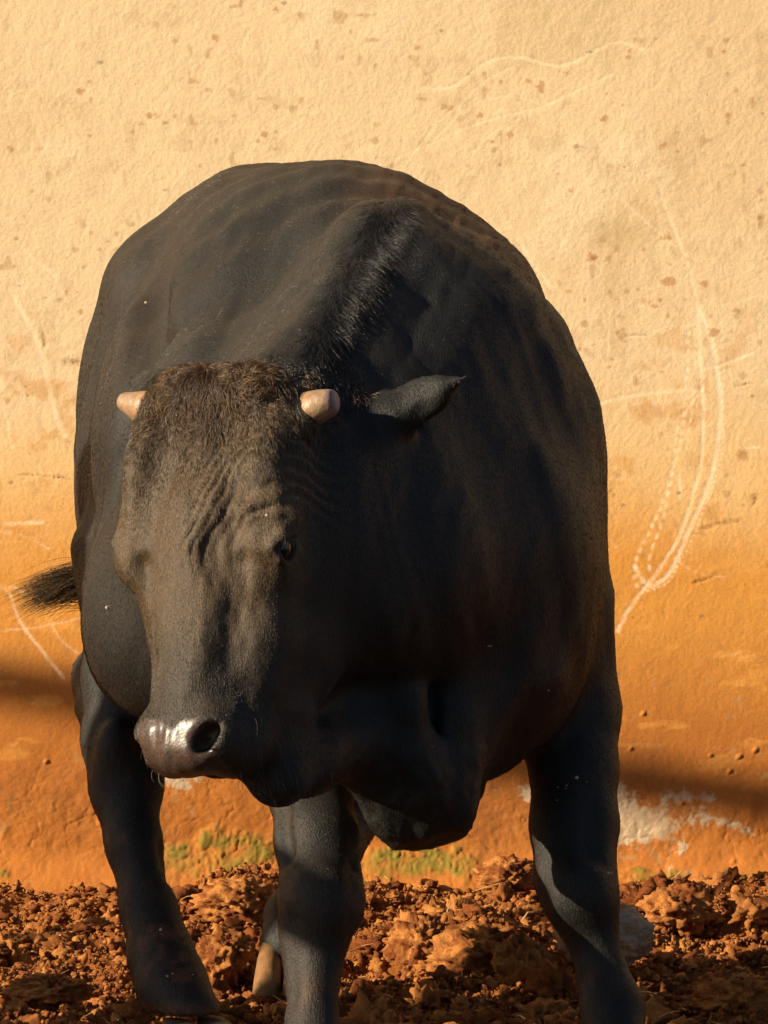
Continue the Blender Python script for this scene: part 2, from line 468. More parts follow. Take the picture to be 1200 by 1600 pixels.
def icosphere(sub):
    t = (1 + 5 ** .5) / 2
    v = [(-1, t, 0), (1, t, 0), (-1, -t, 0), (1, -t, 0), (0, -1, t), (0, 1, t), (0, -1, -t), (0, 1, -t), (t, 0, -1), (t, 0, 1), (-t, 0, -1), (-t, 0, 1)]
    f = [(0, 11, 5), (0, 5, 1), (0, 1, 7), (0, 7, 10), (0, 10, 11), (1, 5, 9), (5, 11, 4), (11, 10, 2), (10, 7, 6), (7, 1, 8), (3, 9, 4), (3, 4, 2), (3, 2, 6), (3, 6, 8), (3, 8, 9), (4, 9, 5), (2, 4, 11), (6, 2, 10), (8, 6, 7), (9, 8, 1)]
    v = [np.array(a) / np.linalg.norm(a) for a in v]
    for _ in range(sub):
        cache = {}; nf = []
        def midp(a, b):
            k = (min(a, b), max(a, b))
            if k not in cache:
                m = v[a] + v[b]; v.append(m / np.linalg.norm(m)); cache[k] = len(v) - 1
            return cache[k]
        for a, b, c_ in f:
            ab, bc, ca = midp(a, b), midp(b, c_), midp(c_, a)
            nf += [(a, ab, ca), (b, bc, ab), (c_, ca, bc), (ab, bc, ca)]
        f = nf
    return np.array(v), np.array(f)


def crumbs(n, rmin, rmax, sub, seed, power=2.2, x0=-.8, x1=.8, y0=.5, y1=2.66, lift=.25):
    r_ = np.random.default_rng(seed)
    V, F = icosphere(sub)
    x = r_.uniform(x0, x1, n); y = r_.uniform(y0, y1, n)
    dens = .5 + .5 * fbm(np.stack([x, y], -1) * 6, 3, seed + 5)
    keep = r_.uniform(0, 1, n) < .35 + .9 * dens
    x, y = x[keep], y[keep]; n = len(x)
    r = rmin + (rmax - rmin) * r_.uniform(0, 1, n) ** power
    z = ground_h(x, y) + r * lift
    sc = r[:, None] * r_.uniform(.6, 1.35, (n, 3)) * np.array([1, 1, .8])
    A = r_.normal(size=(n, 3, 3)); Qm, _ = np.linalg.qr(A)
    base = np.einsum('nij,vj->nvi', Qm, V)
    off = r_.uniform(0, 100, (n, 1, 3))
    disp = 1 + .60 * vnoise(base * 1.6 + off, 3) + .55 * vnoise(base * 3.4 + off, 4) + (.30 * vnoise(base * 8.0 + off, 5) if sub > 1 else 0) + (.22 * vnoise(base * 15.0 + off, 6) if sub > 2 else 0)
    vv = base * disp[..., None] * sc[:, None, :] + np.stack([x, y, z], -1)[:, None, :]
    ff = F[None] + (np.arange(n) * len(V))[:, None, None]
    t = r_.uniform(0, 1, n) ** 1.3
    c = mix(np.broadcast_to(soilB, (n, 3)).copy(), soilC, t)
    c = np.repeat(c[:, None, :], len(V), 1)
    return vv.reshape(-1, 3), ff.reshape(-1, 3), c.reshape(-1, 3)


parts = [crumbs(200, .016, .036, 3, 301, 2.4, lift=.1), crumbs(1500, .008, .018, 2, 305, 2.2, lift=.2), crumbs(13000, .0035, .009, 1, 302, 2.0, lift=.3), crumbs(30000, .0018, .0045, 0, 303, 1.6, lift=1.0)]
vv = []; ff = []; cc = []; o_ = 0
for a, b, c in parts:
    vv.append(a); ff.append(b + o_); cc.append(c); o_ += len(a)
me = mesh_np('soil_crumbs', np.concatenate(vv), tris=np.concatenate(ff))
add_color(me, np.concatenate(cc))
link('soil_crumbs', me, mat=M_SOIL, kind='stuff', cat='soil', label='loose orange brown crumbs and lumps of churned soil covering the ground')
print('ground', time.time() - T0)


def rock(name, centre, size, seed, mat, label, cat, amp=.35, group=None):
    V, F = icosphere(4)
    off = np.random.default_rng(seed).uniform(0, 50, 3)
    d = 1 + amp * fbm(V * 1.3 + off, 4, seed) + amp * 1.0 * fbm(V * 5.5 + off, 5, seed + 3, .72)
    v = V * d[:, None] * np.array(size)
    me = mesh_np(name, v, tris=F)
    t = sstep(-.3, .4, fbm(V * 3 + off, 4, seed + 8))
    add_color(me, mix(np.tile(mat[0], (len(V), 1)).astype(float), mat[1], t))
    o = link(name, me, mat=M_SOIL, cat=cat, label=label, group=group)
    o.location = centre
    return o


stone_c = (np.array([.50, .38, .26]), np.array([.40, .22, .11])); clod_c = (soilC, soilB)
c0 = P(945, 1525, 1.42)
rock('stone', (c0[0], 1.42, .050), (.070, .05, .048), 5, stone_c, 'pale whitish stone on the soil behind the right foreleg in the photo', 'stone', .3)
for (px, py, Yc, s, sd, lab) in [
        (750, 1490, 1.50, (.075, .07, .05), 11, 'largest orange soil clod, in the middle of the ground between the forelegs'),
        (655, 1480, 1.62, (.045, .04, .045), 12, 'upright soil clod just left of the largest clod'),
        (815, 1520, 1.38, (.04, .04, .045), 13, 'rounded soil clod between the largest clod and the pale stone'),
        (365, 1405, 2.2, (.06, .05, .04), 14, 'soil clod behind the lit foreleg below the mossy patch'),
        (795, 1375, 2.55, (.05, .04, .03), 15, 'pale flat soil clod against the foot of the wall right of the dewlap'),
        (1060, 1420, 2.1, (.055, .05, .04), 16, 'dark soil clod at right near the foot of the wall'),
        (1150, 1570, 1.05, (.06, .05, .03), 17, 'soil clod in the lower right corner of the photo'),
        (75, 1570, 1.1, (.06, .05, .025), 18, 'low soil clod in the lower left corner of the photo'),
        (345, 1495, 1.5, (.045, .04, .04), 19, 'soil clod between the left hind leg and the lit foreleg')]:
    c0 = P(px, py, Yc)
    rock('soil_clod', (c0[0], Yc, max(.012, c0[2] - s[2] * .2)), s, sd, clod_c, lab, 'soil clod', .5, 'larger soil clods on the ground')

# straw bits
r_ = np.random.default_rng(77)
sv = []; sf = []; k = 0
for i in range(260):
    x = r_.uniform(-.75, .75); y = r_.uniform(.7, 2.62); L = r_.uniform(.012, .05); a = r_.uniform(0, 6.28); w_ = r_.uniform(.0006, .0016)
    z = ground_h(np.array([x]), np.array([y]))[0] + .016
    d = np.array([math.cos(a), math.sin(a), r_.uniform(-.25, .5)]) * L; s = np.array([-math.sin(a), math.cos(a), .3]) * w_
    p = np.array([x, y, z]); m_ = p + d * .5 + np.array([0, 0, r_.uniform(-.1, .2) * L])
    sv += [p - s, p + s, m_ - s, m_ + s, p + d - s, p + d + s]
    sf += [(k, k + 1, k + 3, k + 2), (k + 2, k + 3, k + 5, k + 4)]; k += 6
me = mesh_np('straw', np.array(sv), np.array(sf))
link('straw', me, mat=flat_mat('straw', (.52, .33, .14), .6), kind='stuff', cat='straw', label='dry straw and root bits strewn over the soil')

# ------------------------------------------------------------------ bull: implicit surface
PR = []   # (kind, data, k, sign)


def ell(c, r, k=.05, rot=None, sign=1):
    PR.append(('e', np.array(c, float), np.array(r, float), np.eye(3) if rot is None else np.array(rot), k, sign))


def cone(a, b, ra, rb, k=.04, sign=1):
    PR.append(('c', np.array(a, float), np.array(b, float), (ra, rb), k, sign))


def chain(pts, k=.03, sign=1):
    for (a, ra), (b, rb) in zip(pts[:-1], pts[1:]):
        cone(a, b, ra, rb, k, sign)


def basis(D, Nn):
    D = np.array(D, float); D /= np.linalg.norm(D)
    Nn = np.array(Nn, float); Nn -= D * (Nn @ D); Nn /= np.linalg.norm(Nn)
    S = np.cross(Nn, D)
    return S, Nn, D


# torso
ell(P(395, 645, 1.40), (.270, .36, .360), .1)          # rump
ell(P(494, 704, .98), (.332, .55, .380), .12)          # barrel
ell(P(630, 780, .50), (.250, .33, .385), .10)          # shoulders
ell(P(598, 396, .52), (.060, .20, .045), .10)           # withers
ell(P(465, 402, 1.2), (.17, .35, .13), .08)
ell(P(575, 430, .95), (.17, .32, .145), .11)
ell(P(752, 488, .78), (.085, .25, .10), .09)
chain([(P(235, 420, .93), .030), (P(205, 560, .66), .035), (P(188, 700, .64), .030), (P(180, 800, .68), .02)], .07, -1)
ell(P(690, 1010, .26), (.185, .20, .20), .10)          # chest
ell(P(818, 850, .42), (.103, .20, .27), .09)           # left shoulder blade
ell(P(330, 820, .50), (.12, .22, .27), .09)            # right shoulder blade
ell(P(300, 830, 1.25), (.16, .22, .24), .08)           # right thigh
ell(P(530, 850, 1.45), (.16, .22, .24), .08)           # left thigh
ell(P(230, 440, 1.30), (.05, .12, .05), .07)           # hip bones
ell(P(255, 960, .72), (.12, .26, .15), .09)            # flank / elbow fold
cone(P(395, 310, 1.40), P(400, 330, 1.66), .035, .04, .06)
# neck
cone(P(634, 645, .36), P(440, 770, -.04), .238, .15, .10)
cone(P(606, 386, .42), P(545, 498, .18), .026, .030, .09)
cone(P(545, 495, .18), P(450, 620, .00), .035, .05, .07)
cone(P(690, 860, .22), P(520, 930, -.04), .20, .11, .08)
# dewlap and brisket
chain([(P(428, 1130, -.20), .050), (P(432, 1206, -.22), .030), (P(475, 1180, -.13), .040), (P(545, 1150, .0), .05), (P(625, 1190, .05), .07)], .05)
ell(P(655, 1205, .10), (.072, .10, .105), .05)
ell(P(640, 1265, .07), (.055, .06, .052), .03)
ell(P(700, 1260, .10), (.036, .06, .045), .03)
ell(P(712, 1110, .13), (.060, .09, .10), .05)
cone(P(755, 1160, .2), P(740, 1080, .2), .03, .10, .05)
cone(P(590, 1120, .0), P(655, 1230, .03), .03, .035, .03)
# folds of the dewlap and the crease in front of the shoulder
chain([(P(815, 1010, .12), .012), (P(775, 1100, .10), .014), (P(735, 1185, .08), .012)], .03)
chain([(P(615, 980, .02), .014), (P(630, 1100, -.01), .018), (P(650, 1230, .01), .022)], .03)
chain([(P(560, 1000, -.02), .014), (P(555, 1120, -.03), .018), (P(600, 1270, .03), .020)], .03)
chain([(P(700, 1000, .05), .012), (P(705, 1120, .05), .016), (P(715, 1260, .05), .020)], .03)
cone(P(590, 1020, -.02), P(600, 1200, .0), .008, .010, .02, -1)
cone(P(672, 1020, .03), P(682, 1230, .02), .008, .010, .02, -1)
# right foreleg (lit)
chain([(P(430, 960, .32), .13), (P(470, 1110, .32), .090), (P(484, 1230, .24), .057), (P(496, 1310, .17), .057), (P(502, 1385, .12), .053), (P(500, 1420, .10), .054),
       (P(490, 1475, .09), .040), (P(488, 1530, .07), .0315), (P(488, 1600, .05), .032), (P(488, 1650, .03), .040), (P(487, 1700, -.01), .036)], .022)
# left foreleg (shade)
chain([(P(842, 960, .42), .105), (P(886, 1110, .42), .070), (P(897, 1200, .38), .056), (P(897, 1290, .34), .058), (P(900, 1370, .30), .055), (P(912, 1415, .28), .050),
       (P(926, 1465, .28), .036), (P(940, 1520, .27), .036), (P(958, 1575, .25), .044), (P(965, 1640, .20), .040)], .022)
# right hind leg
chain([(P(260, 900, 1.10), .15), (P(205, 1060, 1.05), .075), (P(188, 1160, 1.00), .055), (P(195, 1225, .96), .052), (P(210, 1320, .90), .037), (P(232, 1420, .84), .037),
       (P(252, 1490, .80), .042), (P(272, 1540, .76), .047), (P(300, 1585, .72), .046)], .025)
chain([(P(165, 1060, 1.22), .055), (P(150, 1105, 1.12), .032), (P(165, 1150, 1.03), .035)], .02)
# bony knees, tendons, hollows of the lower legs
ell(P(500, 1405, .065), (.040, .022, .048), .02)
ell(P(530, 1395, .12), (.024, .03, .035), .02)
cone(P(486, 1450, .135), P(484, 1600, .095), .022, .018, .015)
ell(P(906, 1395, .245), (.040, .022, .045), .02)
ell(P(868, 1375, .30), (.022, .03, .035), .02)
cone(P(922, 1450, .335), P(950, 1560, .305), .022, .018, .015)
cone(P(452, 1440, .05), P(458, 1560, .04), .006, .006, .02, -1)
cone(P(440, 1250, .17), P(452, 1340, .12), .006, .006, .03, -1)
cone(P(930, 1240, .29), P(925, 1330, .26), .006, .006, .03, -1)
ell(P(178, 1175, .93), (.030, .03, .05), .02)
cone(P(250, 1330, .88), P(262, 1450, .83), .006, .006, .02, -1)
# left hind leg
chain([(P(560, 980, 1.50), .12), (P(585, 1130, 1.50), .065), (P(585, 1215, 1.52), .045), (P(520, 1330, 1.36), .036), (P(458, 1430, 1.22), .036), (P(450, 1475, 1.17), .039)], .025)
# tail
chain([(P(400, 335, 1.66), .035), (P(400, 420, 1.76), .024), (P(370, 650, 1.78), .020), (P(280, 820, 1.76), .018), (P(190, 885, 1.74), .016), (P(125, 915, 1.72), .013)], .02)
# penis sheath / belly line
cone(P(560, 1080, .8), P(545, 1120, 1.1), .06, .05, .06)

# head
HO = P(296, 790, -.24)
HS, HN, HD = basis((-.085, -.28, -1.0), (-.53, -.85, .10))
HM = np.stack([HS, HN, HD], 0)   # rows: local axes


def H(s, n, d):
    return HO + HS * s + HN * n + HD * d


def hell(s, n, d, r, k=.03, sign=1, tilt=None):
    R_ = HM
    if tilt is not None:
        R_ = np.array(tilt) @ HM
    ell(H(s, n, d), r, k, R_, sign)


def rotl(axis, deg):
    a = math.radians(deg); c, s = math.cos(a), math.sin(a)
    if axis == 's': return [[1, 0, 0], [0, c, s], [0, -s, c]]
    if axis == 'n': return [[c, 0, s], [0, 1, 0], [-s, 0, c]]
    return [[c, s, 0], [-s, c, 0], [0, 0, 1]]


i_head = len(PR)
hell(0, -.085, -.075, (.114, .078, .128), .04)
hell(.045, -.062, -.154, (.060, .055, .047), .03)
hell(-.045, -.062, -.154, (.064, .055, .047), .03)
hell(-.095, -.055, -.06, (.036, .05, .10), .03)
hell(0, -.070, .03, (.092, .066, .12), .03)
cone(H(0, -.056, .02), H(0, -.052, .25), .064, .044, .04)
cone(H(.028, -.062, .10), H(.020, -.058, .27), .042, .038, .03)
cone(H(-.040, -.064, .08), H(-.026, -.060, .27), .042, .038, .03)
for s in (1, -1):
    hell(s * (.092 if s > 0 else .103), -.050, .045, (.040, .036, .055), .025)           # orbit
    hell(s * .086, -.042, -.005, (.036, .026, .040), .025)          # brow
    hell(s * .108, -.078, -.130, (.030, .03, .03), .03)             # horn base
    hell(s * .074, -.150, .060, (.048, .110, .125), .035)            # cheek
    hell(s * .066, -.210, .110, (.040, .070, .100), .035)
    cone(H(s * .058, -.225, .14), H(s * .034, -.150, .285), .042, .030, .035)   # jaw
    cone(H(s * .094, -.082, .09), H(s * .066, -.084, .21), .020, .014, .030)   # facial crest
    hell(s * .090, -.060, -.060, (.034, .050, .070), .03)           # temple
    hell(s * .044, -.044, .298, (.031, .036, .038), .018)           # nostril wing
    hell(s * .044, -.082, .310, (.034, .036, .040), .018)           # upper lip
hell(-.004, -.052, .302, (.060, .050, .046), .02)
cone(H(.060, -.105, .17), H(.050, -.095, .285), .052, .040, .04)
cone(H(.050, -.17, .16), H(.030, -.14, .28), .055, .042, .04)
cone(H(.078, -.020, .008), H(.126, -.050, .010), .015, .018, .016)
hell(.112, -.014, .092, (.014, .018, .022), .03, -1)
hell(.055, .004, .060, (.018, .012, .035), .03, -1)
hell(-.062, .004, -.030, (.016, .012, .045), .03, -1)
hell(0, -.040, .328, (.045, .034, .024), .018)
hell(0, -.118, .305, (.040, .030, .036), .02)                        # chin
hell(0, -.16, .19, (.040, .06, .09), .04)
# throat between the jaws, meeting the neck
cone(H(0, -.20, .0), P(560, 860, .05), .13, .17, .07)
cone(H(.02, -.22, .16), P(470, 1120, -.02), .05, .055, .05)
# sockets, nostrils, mouth line (carved)
for s in (1, -1):
    hell(s * .127, -.050, .050, (.016, .014, .021), .008, -1)
    hell(.047, -.020, .308, (.0135, .024, .025), .006, -1, rotl('n', 35)) if s > 0 else hell(-.060, -.038, .312, (.013, .020, .022), .006, -1, rotl('n', 35))
    cone(H(s * .07, -.112, .22), H(s * .025, -.098, .352), .004, .005, .008, -1)
    cone(H(s * .076, -.018, .075), H(s * .066, -.022, .20), .008, .010, .022, -1)   # hollow below the eye
# lids
for s in (1, -1):
    pts = [(H(s * .118, -.026, .052), .008), (H(s * .127, -.034, .038), .0105), (H(s * .127, -.050, .031), .0105), (H(s * .120, -.068, .038), .008)]
    chain(pts, .006)
    pts = [(H(s * .118, -.028, .056), .005), (H(s * .124, -.038, .069), .005), (H(s * .123, -.052, .073), .005), (H(s * .118, -.068, .064), .005)]
    chain(pts, .006)
# ears
def ear(base, tip, nrm, wid):
    ax = np.array(tip) - np.array(base); L = np.linalg.norm(ax)
    S_, N_, D_ = basis(ax, nrm)
    R_ = np.stack([S_, N_, D_])
    m = np.array(base) + ax * .44
    ell(m, (wid, .015, L * .42), .015, R_)
    cone(base, np.array(base) + ax * .35, .040, .032, .03)
    cone(np.array(base) + ax * .55, tip, .022, .004, .02)
    ell(m + N_ * .022 - S_ * .0, (wid * .62, .020, L * .34), .008, R_, -1)
EL0 = P(515, 700, .0); EL1 = P(728, 588, -.08)
ear(EL0, EL1, (.25, .85, -.25), .038)
ell(P(560, 672, .0), (.060, .04, .032), .025)
cone(P(528, 668, -.02), P(610, 655, -.05), .030, .022, .03)
ER0 = P(262, 640, .02)
ear(ER0, P(214, 584, .20), (.2, .5, -.4), .028)

# rectilinear grid, finer around the head
def axis_grid(lo, hi, flo, fhi, c, f):
    a = np.arange(lo, flo, c); b = np.arange(a[-1] + c * .7, fhi, f); d = np.arange(b[-1] + c * .7, hi, c)
    return np.concatenate([a, b, d]).astype(np.float32)


lo = np.array([1e9] * 3); hi = -lo
for p in PR:
    if p[-1] < 0: continue
    if p[0] == 'e':
        R = p[2].max(); a = p[1] - R; b = p[1] + R
    else:
        r = max(p[3]); a = np.minimum(p[1], p[2]) - r; b = np.maximum(p[1], p[2]) + r
    lo = np.minimum(lo, a - .02); hi = np.maximum(hi, b + .02)
lo = np.maximum(lo, [-1.0, -1.0, 0.02])
hl = HO - .30; hh = HO + .30
gxs = axis_grid(lo[0], hi[0], HO[0] - .17, HO[0] + .38, .0105, .0046)
gys = axis_grid(lo[1], hi[1], lo[1] + .012, HO[1] + .16, .0105, .0046)
gzs = axis_grid(lo[2], hi[2], HO[2] - .44, HO[2] + .24, .0105, .0046)
print('grid', len(gxs), len(gys), len(gzs), lo, hi)
F = np.full((len(gxs), len(gys), len(gzs)), .25, np.float32)
for p in PR:
    k = p[4]; mg = k + .03
    if p[0] == 'e':
        R_ = p[3]; ext = np.sqrt(((R_ * p[2][:, None]) ** 2).sum(0)); a = p[1] - ext - mg; b = p[1] + ext + mg
    else:
        ra, rb = p[3]; a = np.minimum(p[1] - ra, p[2] - rb) - mg; b = np.maximum(p[1] + ra, p[2] + rb) + mg
    sl_ = []
    for g, x0, x1 in zip((gxs, gys, gzs), a, b):
        i0, i1 = np.searchsorted(g, [x0, x1]); sl_.append(slice(max(0, i0 - 1), min(len(g), i1 + 1)))
    if any(s.stop <= s.start for s in sl_): continue
    X = gxs[sl_[0]][:, None, None]; Y = gys[sl_[1]][None, :, None]; Z = gzs[sl_[2]][None, None, :]
    if p[0] == 'e':
        x, y, z = X - np.float32(p[1][0]), Y - np.float32(p[1][1]), Z - np.float32(p[1][2])
        if np.allclose(R_, np.eye(3)):
            l0, l1, l2 = x, y, z
        else:
            R32 = R_.astype(np.float32)
            l0, l1, l2 = [R32[i, 0] * x + R32[i, 1] * y + R32[i, 2] * z for i in range(3)]
        r = p[2].astype(np.float32)
        k0 = np.sqrt((l0 / r[0]) ** 2 + (l1 / r[1]) ** 2 + (l2 / r[2]) ** 2)
        k1 = np.sqrt((l0 / r[0] ** 2) ** 2 + (l1 / r[1] ** 2) ** 2 + (l2 / r[2] ** 2) ** 2) + 1e-6
        d = k0 * (k0 - 1) / k1
    else:
        A = p[1].astype(np.float32); B = (p[2] - p[1]).astype(np.float32); L2 = float(B @ B) + 1e-9
        x, y, z = X - A[0], Y - A[1], Z - A[2]
        t = np.clip((x * B[0] + y * B[1] + z * B[2]) / L2, 0, 1)
        d = np.sqrt((x - B[0] * t) ** 2 + (y - B[1] * t) ** 2 + (z - B[2] * t) ** 2) - (ra + (rb - ra) * t)
    f = F[tuple(sl_)]
    if p[5] > 0:
        hmix = np.clip(.5 + .5 * (f - d) / k, 0, 1)
        F[tuple(sl_)] = f + (d - f) * hmix - k * hmix * (1 - hmix)
    else:
        hmix = np.clip(.5 - .5 * (f + d) / k, 0, 1)
        F[tuple(sl_)] = f + (-d - f) * hmix + k * hmix * (1 - hmix)
print('sdf', time.time() - T0)


def surface_nets(F, xs, ys, zs):
    S = F < 0
    nx, ny, nz = F.shape
    occ = np.zeros((nx - 1, ny - 1, nz - 1), np.uint8)
    for dx in (0, 1):
        for dy in (0, 1):
            for dz in (0, 1):
                occ += S[dx:nx - 1 + dx, dy:ny - 1 + dy, dz:nz - 1 + dz]
    cells = np.argwhere((occ > 0) & (occ < 8))
    ci = -np.ones((nx - 1, ny - 1, nz - 1), np.int32)
    ci[tuple(cells.T)] = np.arange(len(cells))
    acc = np.zeros((len(cells), 3)); cnt = np.zeros(len(cells))
    G = (xs, ys, zs)
    C = [(0, 0, 0), (1, 0, 0), (0, 1, 0), (1, 1, 0), (0, 0, 1), (1, 0, 1), (0, 1, 1), (1, 1, 1)]
    for a in range(8):
        for ax in range(3):
            if C[a][ax]: continue
            b = list(C[a]); b[ax] = 1
            ia = cells + C[a]; ib = cells + b
            fa = F[tuple(ia.T)]; fb = F[tuple(ib.T)]
            m = (fa < 0) != (fb < 0)
            t = fa[m] / (fa[m] - fb[m])
            pa_ = np.stack([G[i][ia[m, i]] for i in range(3)], -1); pb_ = np.stack([G[i][ib[m, i]] for i in range(3)], -1)
            acc[m] += pa_ + (pb_ - pa_) * t[:, None]; cnt[m] += 1
    V = acc / cnt[:, None]
    Q = []
    for ax in range(3):
        sa = [slice(1, -1)] * 3; sb = [slice(1, -1)] * 3
        sa[ax] = slice(0, -1); sb[ax] = slice(1, None)
        A = S[tuple(sa)]; B = S[tuple(sb)]
        e = np.argwhere(A != B)
        inside = A[tuple(e.T)]
        off = np.ones(3, int); off[ax] = 0
        g = e + off
        u, w_ = [(1, 2), (2, 0), (0, 1)][ax]
        def c4(du, dw):
            h_ = g.copy(); h_[:, u] -= du; h_[:, w_] -= dw
            return ci[tuple(h_.T)]
        q = np.stack([c4(1, 1), c4(0, 1), c4(0, 0), c4(1, 0)], -1)
        q[~inside] = q[~inside][:, ::-1]
        Q.append(q)
    return V, np.concatenate(Q)


F[:, :, 0] = .1; F[:, :, -1] = .1; F[0] = .1; F[-1] = .1; F[:, 0] = .1; F[:, -1] = .1
BV, BQ = surface_nets(F, gxs, gys, gzs)
print('nets', len(BV), len(BQ), time.time() - T0)
# light smoothing
E = np.concatenate([BQ[:, [0, 1]], BQ[:, [1, 2]], BQ[:, [2, 3]], BQ[:, [3, 0]]])
deg = np.bincount(E.ravel(), minlength=len(BV)).astype(float)
for it in range(2):
    s = np.stack([np.bincount(E[:, 0], BV[E[:, 1], i], len(BV)) + np.bincount(E[:, 1], BV[E[:, 0], i], len(BV)) for i in range(3)], -1) / deg[:, None]
    BV = BV + (s - BV) * .45


def vnormals(V, Q):
    fn = np.cross(V[Q[:, 2]] - V[Q[:, 0]], V[Q[:, 3]] - V[Q[:, 1]])
    N = np.stack([sum(np.bincount(Q[:, j], fn[:, i], len(V)) for j in range(4)) for i in range(3)], -1)
    return N / (np.linalg.norm(N, axis=1, keepdims=True) + 1e-12)


BN = vnormals(BV, BQ)
HL = (BV - HO) @ HM.T             # head coordinates of every vertex
inhead = sstep(.30, .24, np.linalg.norm((HL - np.array([0, -.09, .08])) / np.array([.75, .75, 1.15]), axis=1)) * sstep(.06, .0, BV[:, 1] + .0 * BV[:, 0])

# slow muscle and skin undulation, folds on the neck and behind the shoulder
streak = np.stack([(BV[:, 0] * .93 - BV[:, 2] * .36) * 24, BV[:, 1] * 5, (BV[:, 0] * .36 + BV[:, 2] * .93) * 4.5], -1)
und = fbm(streak * np.array([.8, .8, .45]), 3, 460) * .0080 * sstep(.4, .7, BV[:, 2]) + fbm(BV * 5, 2, 400) * .008 + fbm(BV * np.array([14, 8, 4]), 2, 401) * .0025
neckm = sstep(.62, .45, BV[:, 1]) * (1 - inhead) * sstep(.5, .7, BV[:, 2])
fold = np.sin((BV[:, 0] * .75 + BV[:, 1] * .9 + .03 * fbm(BV * 9, 2, 402)) * 2 * math.pi / .065)
vfold = fbm(np.stack([BV[:, 0] * 17 + BV[:, 2] * 4, BV[:, 1] * 9, BV[:, 2] * 1.3], -1), 3, 470) * .0085 * sstep(.9, .5, BV[:, 1]) * sstep(-.15, .05, BV[:, 0]) * sstep(.35, .5, BV[:, 2])
BV = BV + BN * (((und + vfold) * (1 - inhead))[:, None] + (neckm * np.maximum(fold, -.2) * .0015 * sstep(-.3, .5, fbm(BV * 6, 2, 455)))[:, None])
# ripples over the ribs on the lit flank
flank = sstep(.5, .7, BV[:, 1]) * sstep(1.5, 1.2, BV[:, 1]) * sstep(.45, .65, BV[:, 2])
BV = BV + BN * (flank * .0030 * np.sin((BV[:, 1] + .12 * BV[:, 2] + .02 * fbm(BV * 5, 2, 403)) * 2 * math.pi / .13))[:, None]
bpx, bpy_ = to_px(BV)
bris = sstep(1130, 1200, bpy_) * sstep(530, 560, bpx) * sstep(770, 745, bpx) * sstep(.35, .25, BV[:, 1])
BV = BV + BN * (bris * (.010 * fbm(BV * np.array([22, 22, 12]), 3, 480) + .003 * fbm(BV * 60, 2, 481)))[:, None]
BN = vnormals(BV, BQ)


def coat_tint(p):
    """coat colour at points p: black, browner on forehead, spine and belly edge"""
    n = len(p); hl_ = (p - HO) @ HM.T
    px, py = to_px(p)
    c = np.tile(np.array([.0125, .0120, .0105]), (n, 1))
    c = mix(c, np.array([.026, .0165, .011]), sstep(-.1, .5, fbm(p * 4, 3, 410)) * .5)
    face = sstep(.02, -.10, hl_[:, 1] * -1 - .13) * (hl_[:, 2] > -.26) * (hl_[:, 2] < .40) * (np.abs(hl_[:, 0]) < .17) * (hl_[:, 1] > -.13) * (p[:, 1] < .02)
    f = face * sstep(.33, .1, hl_[:, 2])
    c = mix(c, np.array([.072, .046, .022]), f * .85)
    c = mix(c, np.array([.034, .027, .018]), face * (1 - sstep(.33, .1, hl_[:, 2])) * .8)
    poll = np.exp(-((hl_[:, 0] + .02) / .06) ** 2 - ((hl_[:, 2] + .17) / .05) ** 2) * face
    c = mix(c, np.array([.062, .036, .018]), poll)
    c = mix(c, np.array([.002, .002, .003]), sstep(.075, .045, np.linalg.norm(p - P(214, 584, .20), axis=1)))  # shade on the far ear tip, put into the coat colour
    # red-brown line over the back, its grazing sheen tinted in
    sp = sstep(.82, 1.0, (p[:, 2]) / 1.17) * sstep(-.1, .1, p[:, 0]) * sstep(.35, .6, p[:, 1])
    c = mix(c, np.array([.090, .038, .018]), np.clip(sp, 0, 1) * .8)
    return c, hl_, face


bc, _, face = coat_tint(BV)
pad = sstep(.282, .292, -.010 * np.exp(-(HL[:, 0] / .012) ** 2) + HL[:, 2] + .004 * vnoise(BV * 90, 5) - .06 * np.maximum(0, -.07 - HL[:, 1])) * sstep(.062, .054, np.abs(HL[:, 0])) * sstep(-.100, -.088, HL[:, 1]) * (BV[:, 1] < 0)
bc = mix(bc, np.array([.048, .031, .024]), pad)
nost = np.maximum(np.exp(-(((HL[:, 0] - .047) / .017) ** 2 + ((HL[:, 1] + .026) / .022) ** 2 + ((HL[:, 2] - .312) / .024) ** 2) * 1.1),
                  np.exp(-(((HL[:, 0] + .060) / .016) ** 2 + ((HL[:, 1] + .040) / .018) ** 2 + ((HL[:, 2] - .316) / .02) ** 2) * 1.2))
bc = mix(bc, np.array([.008, .006, .006]), sstep(.3, .75, nost))
eyer = np.exp(-(((np.abs(HL[:, 0]) - .122) / .02) ** 2 + ((HL[:, 1] + .05) / .028) ** 2 + ((HL[:, 2] - .05) / .028) ** 2))
bc = mix(bc, np.array([.007, .007, .008]), sstep(.2, .6, eyer))

# hide material: fine hair grain, wrinkles round the eye from head coordinates
M = NT('hide')
at = M.n('ShaderNodeVertexColor', layer_name='col')
tc = M.n('ShaderNodeTexCoord')
nz = M.n('ShaderNodeTexNoise', {'Vector': (tc, 'Object'), 'Scale': 330.0, 'Detail': 4.0, 'Roughness': 0.7})
mp = M.n('ShaderNodeMapping', {'Vector': (tc, 'Object'), 'Scale': (1.0, .5, .22)})
n2 = M.n('ShaderNodeTexNoise', {'Vector': (mp, 0), 'Scale': 420.0, 'Detail': 3.0})
mr = M.n('ShaderNodeMapRange', {'Value': (nz, 'Fac'), 'From Min': .3, 'From Max': .7, 'To Min': .35, 'To Max': 1.8})
mx = M.n('ShaderNodeVectorMath', {0: (at, 'Color'), 'Scale': (mr, 'Result')}, operation='SCALE')
M.l(mx, 0, M.b, 'Base Color')
wr = M.n('ShaderNodeAttribute', attribute_name='wrinkle')
pd = M.n('ShaderNodeAttribute', attribute_name='pad')
